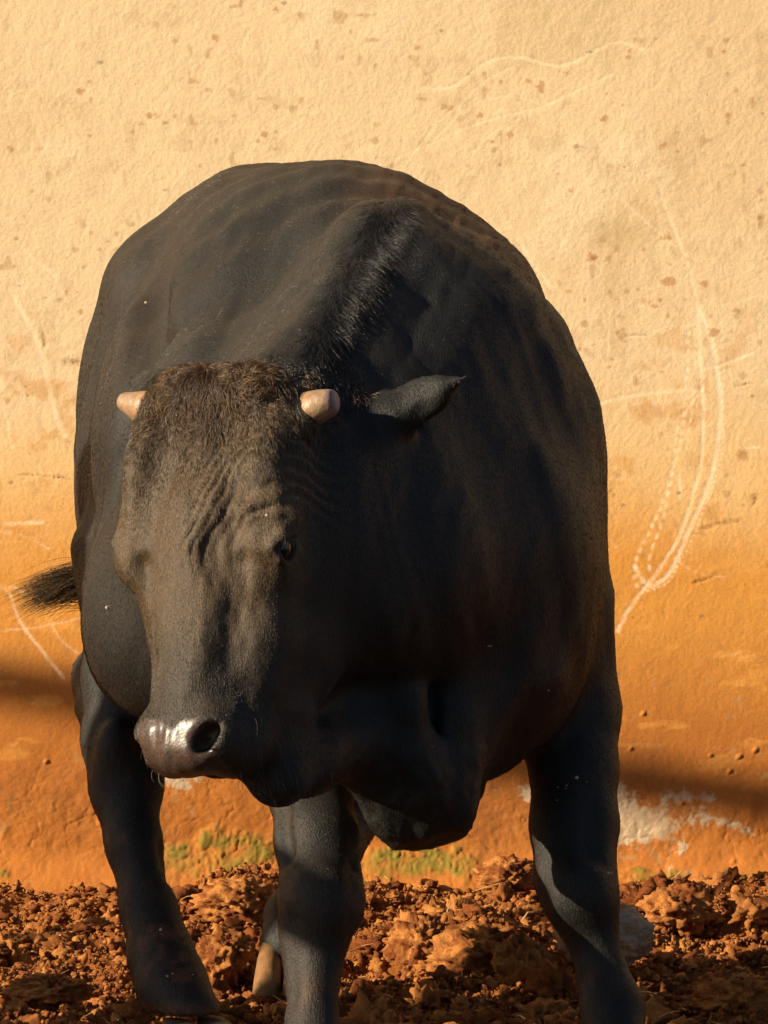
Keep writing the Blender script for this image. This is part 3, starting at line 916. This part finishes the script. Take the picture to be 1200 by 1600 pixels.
inv = M.n('ShaderNodeMath', {0: 1.0, 1: (pd, 'Fac')}, operation='SUBTRACT')
hsum = M.n('ShaderNodeMath', {0: (nz, 'Fac'), 1: (n2, 'Fac')}, operation='ADD')
hm2 = M.n('ShaderNodeMath', {0: (hsum, 0), 1: (inv, 0)}, operation='MULTIPLY')
b1 = M.n('ShaderNodeBump', {'Height': (hm2, 0), 'Distance': .0013, 'Strength': .8})
vo = M.n('ShaderNodeTexVoronoi', {'Vector': (tc, 'Object'), 'Scale': 260.0})
vm = M.n('ShaderNodeMath', {0: (vo, 'Distance'), 1: (pd, 'Fac')}, operation='MULTIPLY')
b3 = M.n('ShaderNodeBump', {'Height': (vm, 0), 'Distance': .0005, 'Strength': .3, 'Normal': (b1, 0)})
M.l(b3, 0, M.b, 'Normal')
rr = M.n('ShaderNodeMapRange', {'Value': (pd, 'Fac'), 'To Min': .55, 'To Max': .33})
M.l(rr, 0, M.b, 'Roughness')
M.b.inputs['Specular IOR Level'].default_value = .28
M.b.inputs['Sheen Roughness'].default_value = .4
M_HIDE = M.m


def wrinkles(hl_):
    """raised skin folds that curl above and in front of each eye"""
    w = 0
    for s in (1, -1):
        a = hl_[:, 0] * s; d = hl_[:, 2]
        e = np.hypot((a - .118) / 1.0, (d - .055) / 1.45)
        e = e + .017 * vnoise(hl_ * 15, 7) + .0030 * vnoise(hl_ * 60, 8)
        ph = (e + .25 * np.maximum(e - .07, 0)) * 2 * math.pi / .0165
        m = sstep(.030, .044, e) * sstep(.165, .10, e) * sstep(.12, .05, d) * sstep(-.03, .03, a) * sstep(-.17, -.12, hl_[:, 1]) * (1 - .5 * sstep(.09, .12, e))
        w = w + (1 if s > 0 else .22) * m * (np.sin(ph) * .6 + .35 * np.sin(ph * .37 + 1) + .2 * vnoise(hl_ * 70, 12)) * (.30 + .70 * sstep(-.4, .3, vnoise(hl_ * 16 + 5, 9)))
    return w


wr_ = wrinkles(HL) * (BV[:, 1] < .05)
# forehead lumps and creases
fo = face * (.0055 * fbm(HL * np.array([26, 10, 9]), 3, 420) + .0016 * fbm(HL * np.array([90, 40, 30]), 2, 421))
BV = BV + BN * (wr_ * .0040 + fo)[:, None]
BN = vnormals(BV, BQ)
legm = sstep(1130, 1230, bpy_) * sstep(330, 300, bpx)
bc = mix(bc, np.array([.13, .052, .022]), legm * sstep(.12, .5, fbm(BV * 34, 4, 431)) * .6)
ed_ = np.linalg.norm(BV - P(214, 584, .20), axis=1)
bc = mix(bc, np.array([.006, .006, .007]), sstep(.07, .04, ed_))  # far ear tip painted near black to stand for its shade
feet = sstep(.5, .2, BV[:, 2])
mudm = feet * sstep(.15, .6, fbm(BV * 14, 4, 430)) * .35 + sstep(.06, .02, BV[:, 2]) * .6
bc = mix(bc, np.array([.17, .075, .03]), np.clip(mudm, 0, 1) * .7)

bull = bpy.data.objects.new('bull', None)
scn.collection.objects.link(bull)
bull.location = (0, .6, 0)
bull['label'] = 'black bull with stubby horns and lowered head standing before the wall'
bull['category'] = 'bull'
ORG = np.array([0, .6, 0])
me = mesh_np('body', BV - ORG, BQ)
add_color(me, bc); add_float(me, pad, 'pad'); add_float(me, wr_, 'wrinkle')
link('body', me, bull, M_HIDE)
print('body', time.time() - T0)

# ------------------------------------------------------------------ coat hair
fc = BV[BQ].mean(1); fn = np.cross(BV[BQ[:, 2]] - BV[BQ[:, 0]], BV[BQ[:, 3]] - BV[BQ[:, 1]]); fa = np.linalg.norm(fn, axis=1) / 2; fn = fn / (2 * fa[:, None] + 1e-12)
fhl = (fc - HO) @ HM.T
fpad = pad[BQ].mean(1); feye = eyer[BQ].mean(1)
fface = (np.abs(fhl[:, 0]) < .2) & (fhl[:, 2] > -.24) & (fhl[:, 2] < .42) & (fhl[:, 1] > -.26) & (fc[:, 1] < .04)

M = NT('coat_hair')
hc = M.n('ShaderNodeAttribute', attribute_name='hcol')
M.l(hc, 'Color', M.b, 'Base Color')
M.b.inputs['Roughness'].default_value = .32
M.b.inputs['Specular IOR Level'].default_value = .45
M_HAIR = M.m


def make_hair(name, roots, dirs, nrm, length, radius, cols, lift=.35, bend=.35, jit=.25, npts=4, seed=1, parent=bull, label=None):
    r_ = np.random.default_rng(seed)
    n = len(roots)
    t = dirs - nrm * (dirs * nrm).sum(1, keepdims=True); t /= np.linalg.norm(t, axis=1, keepdims=True) + 1e-9
    t = t + r_.normal(size=(n, 3)) * jit; t -= nrm * (t * nrm).sum(1, keepdims=True); t /= np.linalg.norm(t, axis=1, keepdims=True) + 1e-9
    up = lift * r_.uniform(.5, 1.5, (n, 1))
    pts = np.zeros((n, npts, 3))
    L = (length * r_.uniform(.6, 1.3, n))[:, None]
    for i in range(npts):
        u = i / (npts - 1)
        pts[:, i] = roots - nrm * .0006 * (1 - u) + t * L * u * (.75 + .25 * u) + nrm * L * (up * u - bend * up * u * u) + np.array([0, 0, -.10]) * L * u * u
    hcv = bpy.data.hair_curves.new(name)
    hcv.add_curves([npts] * n)
    hcv.position_data.foreach_set('vector', (pts - ORG).astype(np.float32).ravel())
    ra = hcv.attributes.new('radius', 'FLOAT', 'POINT')
    rr_ = np.asarray(radius) * np.ones(n)
    prof = np.linspace(1, .25, npts)
    ra.data.foreach_set('value', (rr_[:, None] * prof[None]).astype(np.float32).ravel())
    ca = hcv.attributes.new('hcol', 'FLOAT_COLOR', 'CURVE')
    c4 = np.ones((n, 4), np.float32); c4[:, :3] = np.clip(cols, 0, 1)
    ca.data.foreach_set('color', c4.ravel())
    o = link(name, hcv, parent, M_HAIR, kind='stuff', label=label)
    return o


def scatter(mask_w, n, seed):
    r_ = np.random.default_rng(seed)
    w_ = fa * mask_w; cs = np.cumsum(w_); fi = np.searchsorted(cs, r_.uniform(0, cs[-1], n)); fi = np.minimum(fi, len(fa) - 1)
    u = r_.uniform(0, 1, n)[:, None]; v_ = r_.uniform(0, 1, n)[:, None]
    q = BQ[fi]
    p = (BV[q[:, 0]] * (1 - u) + BV[q[:, 1]] * u) * (1 - v_) + (BV[q[:, 3]] * (1 - u) + BV[q[:, 2]] * u) * v_
    nn = (BN[q[:, 0]] * (1 - u) + BN[q[:, 1]] * u) * (1 - v_) + (BN[q[:, 3]] * (1 - u) + BN[q[:, 2]] * u) * v_
    return p, nn / np.linalg.norm(nn, axis=1, keepdims=True), fi


def shade_var(c, seed, amt=.45):
    r_ = np.random.default_rng(seed)
    return c * np.exp(r_.normal(size=(len(c), 1)) * amt)


# short body coat: lies back and down
camw = np.where(fn[:, 1] < .35, 1.0, .25)
p, nn, fi = scatter((~fface) * (fpad < .1) * camw, 400000, 11)
flow = np.tile(np.array([.10, .55, -.75]), (len(p), 1)); flow[:, 0] += np.sign(p[:, 0]) * .15
flow = flow + .35 * np.stack([vnoise(p * 7, 501), vnoise(p * 7, 502), vnoise(p * 7, 503)], -1)
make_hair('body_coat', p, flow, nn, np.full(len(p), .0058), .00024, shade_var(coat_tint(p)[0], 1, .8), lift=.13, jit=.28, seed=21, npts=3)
# face coat
p, nn, fi = scatter(fface * (fpad < .25) * (feye < .35) * camw, 150000, 12)
hl_ = (p - HO) @ HM.T
flow = HD[None] * np.ones((len(p), 1)) * 1.0 + HS[None] * (hl_[:, :1] * 3)
flow = flow + .5 * np.stack([vnoise(p * 16, 511), vnoise(p * 16, 512), vnoise(p * 16, 513)], -1)
L = .0036 + .0050 * sstep(.02, -.12, hl_[:, 2]) * sstep(-.14, -.10, hl_[:, 1])
L = np.where(hl_[:, 2] > .2, .004, L)
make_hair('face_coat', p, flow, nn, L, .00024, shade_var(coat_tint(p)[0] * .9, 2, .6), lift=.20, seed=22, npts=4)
# shaggy curls over the poll
wp = fface * (np.abs(fhl[:, 0]) < .11) * np.exp(-((fhl[:, 0] + .005) / .085) ** 2 - ((fhl[:, 2] + .165) / .055) ** 2)
p, nn, fi = scatter(wp, 11000, 13)
flow = HD[None] * .8 + HS[None] * ((p - HO) @ HS)[:, None] * 5 + 1.5 * np.stack([vnoise(p * 40, 521), vnoise(p * 40, 522), vnoise(p * 40, 523)], -1)
pc = shade_var(mix(coat_tint(p)[0], np.array([.085, .047, .020]), sstep(-.2, .4, vnoise(p * 30, 524))), 3, .6)
make_hair('poll_tuft', p, flow, nn, np.full(len(p), .019), .00030, pc, lift=.85, bend=1.1, jit=.35, seed=23, npts=6)
# mane along the crest of the neck
fpx, fpy = to_px(fc)
a0 = np.array([606., 352.]); a1 = np.array([505., 560.])
tt = np.clip(((fpx - a0[0]) * (a1 - a0)[0] + (fpy - a0[1]) * (a1 - a0)[1]) / ((a1 - a0) @ (a1 - a0)), 0, 1)
dd = np.hypot(fpx - a0[0] - tt * (a1 - a0)[0], fpy - a0[1] - tt * (a1 - a0)[1])
wm = np.exp(-(dd / 22) ** 2) * (fc[:, 1] > -.1) * (fc[:, 1] < .6) * (fn[:, 1] < .3) * (~fface)
p, nn, fi = scatter(wm, 6000, 14)
flow = np.array([-.15, -.35, -.8])[None] + np.array([-.55, 0, .1])[None] * vnoise(p * 9, 531)[:, None]
ppx_, ppy_ = to_px(p)
flow = np.array([.12, -.3, -.7])[None] + .5 * flow + np.array([1.0, 0, 0])[None] * ((ppx_ - (a0[0] + (ppy_ - a0[1]) / (a1[1] - a0[1]) * (a1[0] - a0[0]))) / 60)[:, None] + np.array([0.25, 0, .9])[None]
make_hair('mane', p, flow, nn, np.full(len(p), .023), .00026, shade_var(np.tile(np.array([.016, .0145, .013]), (len(p), 1)), 4, .5), lift=.32, bend=.6, jit=.28, seed=24, npts=6)
# whiskers
p, nn, fi = scatter(fface * (fhl[:, 2] > .26) * (fhl[:, 1] < -.05) * (fpad < .3), 170, 15)
make_hair('whiskers', p, np.tile(HD * .6 + HS * .3, (len(p), 1)), nn, np.full(len(p), .022), .00020, np.tile(np.array([.12, .10, .07]), (len(p), 1)), lift=1.0, bend=.6, jit=.3, seed=25, npts=6)
# tail switch
r_ = np.random.default_rng(91)
n = 900
base = P(120, 915, 1.72)
rt = base + r_.normal(size=(n, 3)) * np.array([.008, .008, .013]) + np.array([1, 0, .2]) * r_.uniform(-.01, .04, (n, 1))
dr = np.array([-1, -.1, -.50]) + r_.normal(size=(n, 3)) * np.array([.05, .2, .26])
make_hair('tail_switch', rt, dr, np.tile([0., -.35, .94], (n, 1)), np.full(n, .082), .00045, shade_var(np.tile([.075, .048, .025], (n, 1)), 5, .6), lift=.28, bend=1.2, jit=.10, seed=26, npts=7)
print('hair', time.time() - T0)

# ------------------------------------------------------------------ eyes, horns, hooves
M_EYE = flat_mat('eye', (.006, .005, .005), .12, .25, 40, .1)
for s in (1, -1):
    V, Fi = icosphere(3)
    me = mesh_np('eye', (V * np.array([.018, .021, .023])) @ HM + H(s * .1115, -.050, .051) - ORG, tris=Fi)
    eye_o = link('eye', me, bull, M_EYE)
    n = 60; u = r_.uniform(-1, 1, n)
    rt = np.array([H(s * .129, -.050 - .018 * a, .030 + .010 * a * a) for a in u])
    make_hair('eyelashes', rt, np.tile(HD * .8 + HS * s * .2, (n, 1)) + HN[None] * (-u[:, None] * .5), np.tile(HS * s, (n, 1)), np.full(n, .017), .00024,
              np.tile(np.array([.14, .12, .09]), (n, 1)), lift=.7, bend=.4, jit=.15, seed=30 + s, npts=5, parent=eye_o)

# horn: tapered, blunt, cut end
M = NT('horn')
tc = M.n('ShaderNodeTexCoord')
at = M.n('ShaderNodeVertexColor', layer_name='col')
nz = M.n('ShaderNodeTexNoise', {'Vector': (tc, 'Object'), 'Scale': 90.0, 'Detail': 5.0})
mr = M.n('ShaderNodeMapRange', {'Value': (nz, 'Fac'), 'From Min': .3, 'From Max': .7, 'To Min': .75, 'To Max': 1.25})
mx = M.n('ShaderNodeVectorMath', {0: (at, 'Color'), 'Scale': (mr, 'Result')}, operation='SCALE')
M.l(mx, 0, M.b, 'Base Color')
bp = M.n('ShaderNodeBump', {'Height': (nz, 'Fac'), 'Distance': .002}); M.l(bp, 0, M.b, 'Normal')
M.b.inputs['Roughness'].default_value = .45
M_HORN = M.m
for s, tipx, tipy, bx, by, Yb, Yt, r0, r1 in ((1, 522, 628, 478, 636, None, None, .0245, .0175), (-1, 188, 625, 225, 640, None, None, .026, .014)):
    b0 = H(s * .106, -.078, -.138 - (.012 if s < 0 else 0)); t0 = H(s * .162 - (.016 if s < 0 else 0), -.080, -.150 - (.014 if s < 0 else 0))
    ax = t0 - b0; S_, N_, D_ = basis(ax, HN)
    prof = [(0, r0), (.3, r0 * .97), (.6, (r0 + r1) / 2 + .001), (.85, r1 + .001), (.95, r1 * .93), (1.0, r1 * .75), (1.02, r1 * .35), (1.02, 0.0005)]
    n = 28; V = []; c = []
    for t, r in prof:
        for j in range(n):
            a = 2 * math.pi * j / n; w_ = 1 + .04 * math.sin(3 * a + t * 4)
            V.append(b0 + ax * t + (S_ * math.cos(a) + N_ * math.sin(a)) * r * w_ + HD * (-.004 * t * t))
            cc_ = np.array([.26, .165, .095]) if t < .9 else (np.array([.20, .13, .13]) if s > 0 else np.array([.25, .165, .11]))
            if t < .35: cc_ = np.array([.30, .17, .08])
            c.append(cc_)
    Qh = [(i * n + j, i * n + (j + 1) % n, (i + 1) * n + (j + 1) % n, (i + 1) * n + j) for i in range(len(prof) - 1) for j in range(n)]
    me = mesh_np('horn', np.array(V) - ORG, np.array(Qh)); add_color(me, np.array(c))
    link('horn', me, bull, M_HORN)

M_HOOF_D = flat_mat('dark_hoof', (.045, .030, .020), .6, .4, 50, .3, .002)
M_HOOF_L = flat_mat('muddy_hoof', (.20, .10, .038), .75, .3, 50, .3, .002)


def hoof(top, ground_pt, w_, mat, toe):
    """two claws side by side under a pastern"""
    top = np.array(top); g = np.array(ground_pt); toe = np.array(toe, float); toe /= np.linalg.norm(toe); side = np.cross([0, 0, 1], toe)
    for s in (1, -1):
        n = 20; V = []; rings = [(0, .62, .62), (.35, .85, .84), (.8, 1.0, 1.05), (1, 1.02, 1.1)]
        hgt = top[2] - g[2]
        for t, a_, b_ in rings:
            c = g + (top - g) * (1 - t) + side * s * w_ * .52 + toe * .012 * t
            for j in range(n):
                an = 2 * math.pi * j / n
                V.append(c + side * math.cos(an) * w_ * .5 * a_ + toe * (math.sin(an) * w_ * .95 * b_ + (w_ * .35 * t if math.sin(an) > 0 else 0)))
        V.append(V[0] * 0 + top + side * s * w_ * .5); V.append(g + side * s * w_ * .52)
        nr = len(rings)
        Q_ = [(i * n + (j + 1) % n, i * n + j, (i + 1) * n + j, (i + 1) * n + (j + 1) % n) for i in range(nr - 1) for j in range(n)]
        T_ = [(nr * n, j, (j + 1) % n) for j in range(n)] + [(nr * n + 1, (nr - 1) * n + (j + 1) % n, (nr - 1) * n + j) for j in range(n)]
        me = mesh_np('hoof', np.array(V) - ORG, np.array(Q_), np.array(T_)); link('hoof', me, bull, mat)


def gp_(px, Y, z=.0):
    p_ = P(px, 800, Y); return np.array([p_[0], Y, z])


hoof(P(487, 1690, -.02), gp_(487, -.05), .050, M_HOOF_D, (-.1, -1, 0))
hoof(P(965, 1640, .19), gp_(967, .16), .052, M_HOOF_D, (.15, -1, 0))
hoof(P(303, 1592, .70), gp_(318, .63, .0), .054, M_HOOF_D, (.55, -1, 0))
hoof(P(446, 1470, 1.165), gp_(443, 1.12, .01), .043, M_HOOF_L, (-.1, -1, 0))

# dried specks of mud and chaff on the coat
p, nn, fi = scatter((fn[:, 1] < .2).astype(float), 4000, 16)
qx, qy = to_px(p)
keepers = []
SP = [(336, 820), (362, 827), (431, 802), (272, 648), (757, 1010), (846, 1078), (940, 1368), (900, 885), (878, 1225), (865, 1240), (915, 1222), (925, 1215), (905, 1230), (870, 1245), (245, 1455), (250, 1462), (285, 1500), (290, 1515), (275, 1520), (300, 1530), (240, 1460), (262, 1540), (180, 485), (232, 480), (172, 950)]
for sx, sy in SP:
    j = np.argmin(np.hypot(fpx - sx, fpy - sy) + 1e3 * (fn[:, 1] > 0) + 60 * fc[:, 1])
    keepers.append((fc[j], fn[j]))
V0, F0 = icosphere(1); vv = []; ff = []
keepers = [(c_ + r_.normal(size=3) * .006, n_) for c_, n_ in keepers for _ in range(2)]
for i, (c_, n_) in enumerate(keepers):
    sz = .0017 * r_.uniform(.2, 1) ** 1.5 * np.array([1, .5, 1]) * r_.uniform(.5, 1.9, 3); vv.append(V0 * (1 + .3 * vnoise(V0 * 2 + i, 3))[:, None] * sz + c_ + n_ * .003 - ORG); ff.append(F0 + i * len(V0))
me = mesh_np('coat_specks', np.concatenate(vv), tris=np.concatenate(ff))
link('coat_specks', me, bull, flat_mat('chaff', (.42, .34, .25), .6), kind='stuff')

# ------------------------------------------------------------------ pen rails to the left of the camera's view, with pieces added for shade
M_WOOD = flat_mat('weathered_wood', (.20, .14, .09), .8, .2, 35, .4, .003)


def beam(name, a, b, w_, h_, parent):
    a = np.array(a, float); b = np.array(b, float); d = b - a; d /= np.linalg.norm(d)
    up = np.array([0, 0, 1.]) if abs(d[2]) < .9 else np.array([0, 1., 0]); s = np.cross(d, up); s /= np.linalg.norm(s); u = np.cross(s, d)
    V = []
    n = 16
    for t in np.linspace(0, 1, 9):
        c = a + (b - a) * t
        for j in range(n):
            an = 2 * math.pi * j / n
            V.append(c + s * math.copysign(abs(math.cos(an)) ** .5, math.cos(an)) * w_ / 2 + u * math.copysign(abs(math.sin(an)) ** .5, math.sin(an)) * h_ / 2 + .004 * vnoise(np.array([c * 3 + j]), 2)[0] * s)
    V += [a, b]
    Q_ = [(i * n + (j + 1) % n, i * n + j, (i + 1) * n + j, (i + 1) * n + (j + 1) % n) for i in range(8) for j in range(n)]
    T_ = [(9 * n, j, (j + 1) % n) for j in range(n)] + [(9 * n + 1, 8 * n + (j + 1) % n, 8 * n + j) for j in range(n)]
    me = mesh_np(name, np.array(V) - np.array(parent.location), np.array(Q_), np.array(T_)); return link(name, me, parent, M_WOOD)


def along(p, xplane):
    """the point on the plane X = xplane whose shadow falls on p"""
    t = (xplane - p[0]) / SUN[0]
    return np.array(p) + SUN * t


fence = bpy.data.objects.new('pen_fence', None); scn.collection.objects.link(fence); fence.location = (-2.4, 0, 0)
fence['label'] = 'weathered wooden pen fence running towards the camera left of the bull, its wide board and short post added for shade'; fence['category'] = 'fence'
XF = -2.4
a = along((-.36, .815, .4), XF)
a2 = along((-.36, .815, .60), XF)
beam('shade_board', (XF, a[1], -.2), (XF, a[1], a2[2]), .06, .38, fence)  # unseen upright board, added to shade the hind leg
b = along(P(500, 1425, .05), XF + .13)
beam('rail', (XF + .13, a[1] + .1, b[2]), (XF + .13, -4.5, b[2]), .04, .105, fence)
e_ = along((-.43, 1.13, .80), XF)
beam('post', (XF, e_[1], -.2), (XF, e_[1], e_[2]), .16, .14, fence)  # short unseen post, added to shade the lower flank
beam('post', (XF, -2.9, -.2), (XF, -2.9, 2.0), .14, .14, fence)
beam('post', (XF, -4.4, -.2), (XF, -4.4, 2.0), .14, .14, fence)
gate = bpy.data.objects.new('overhead_bar', None); scn.collection.objects.link(gate); gate.location = (-4, .9, 0)
gate['label'] = 'high wooden bar on two posts beside the plaster wall, left of the bull'; gate['category'] = 'bar'
w1 = P(50, 1075, YW); w2 = P(1100, 1238, YW)
t1_ = 6.5; A_ = w1 + SUN * t1_; t2_ = (A_[2] - w2[2]) / SUN[2]; B_ = w2 + SUN * t2_
dr = B_ - A_; dr /= np.linalg.norm(dr)
E0 = A_ - dr * .9; E1 = B_ + dr * .55
beam('bar', E0, E1, .055, .066, gate)
beam('post', (E0[0], E0[1], -.2), (E0[0], E0[1], E0[2] + .1), .12, .12, gate)
beam('post', (E1[0], E1[1], -.2), (E1[0], E1[1], E1[2] + .1), .12, .12, gate)
print('done', time.time() - T0, [len(gxs), len(gys), len(gzs)])
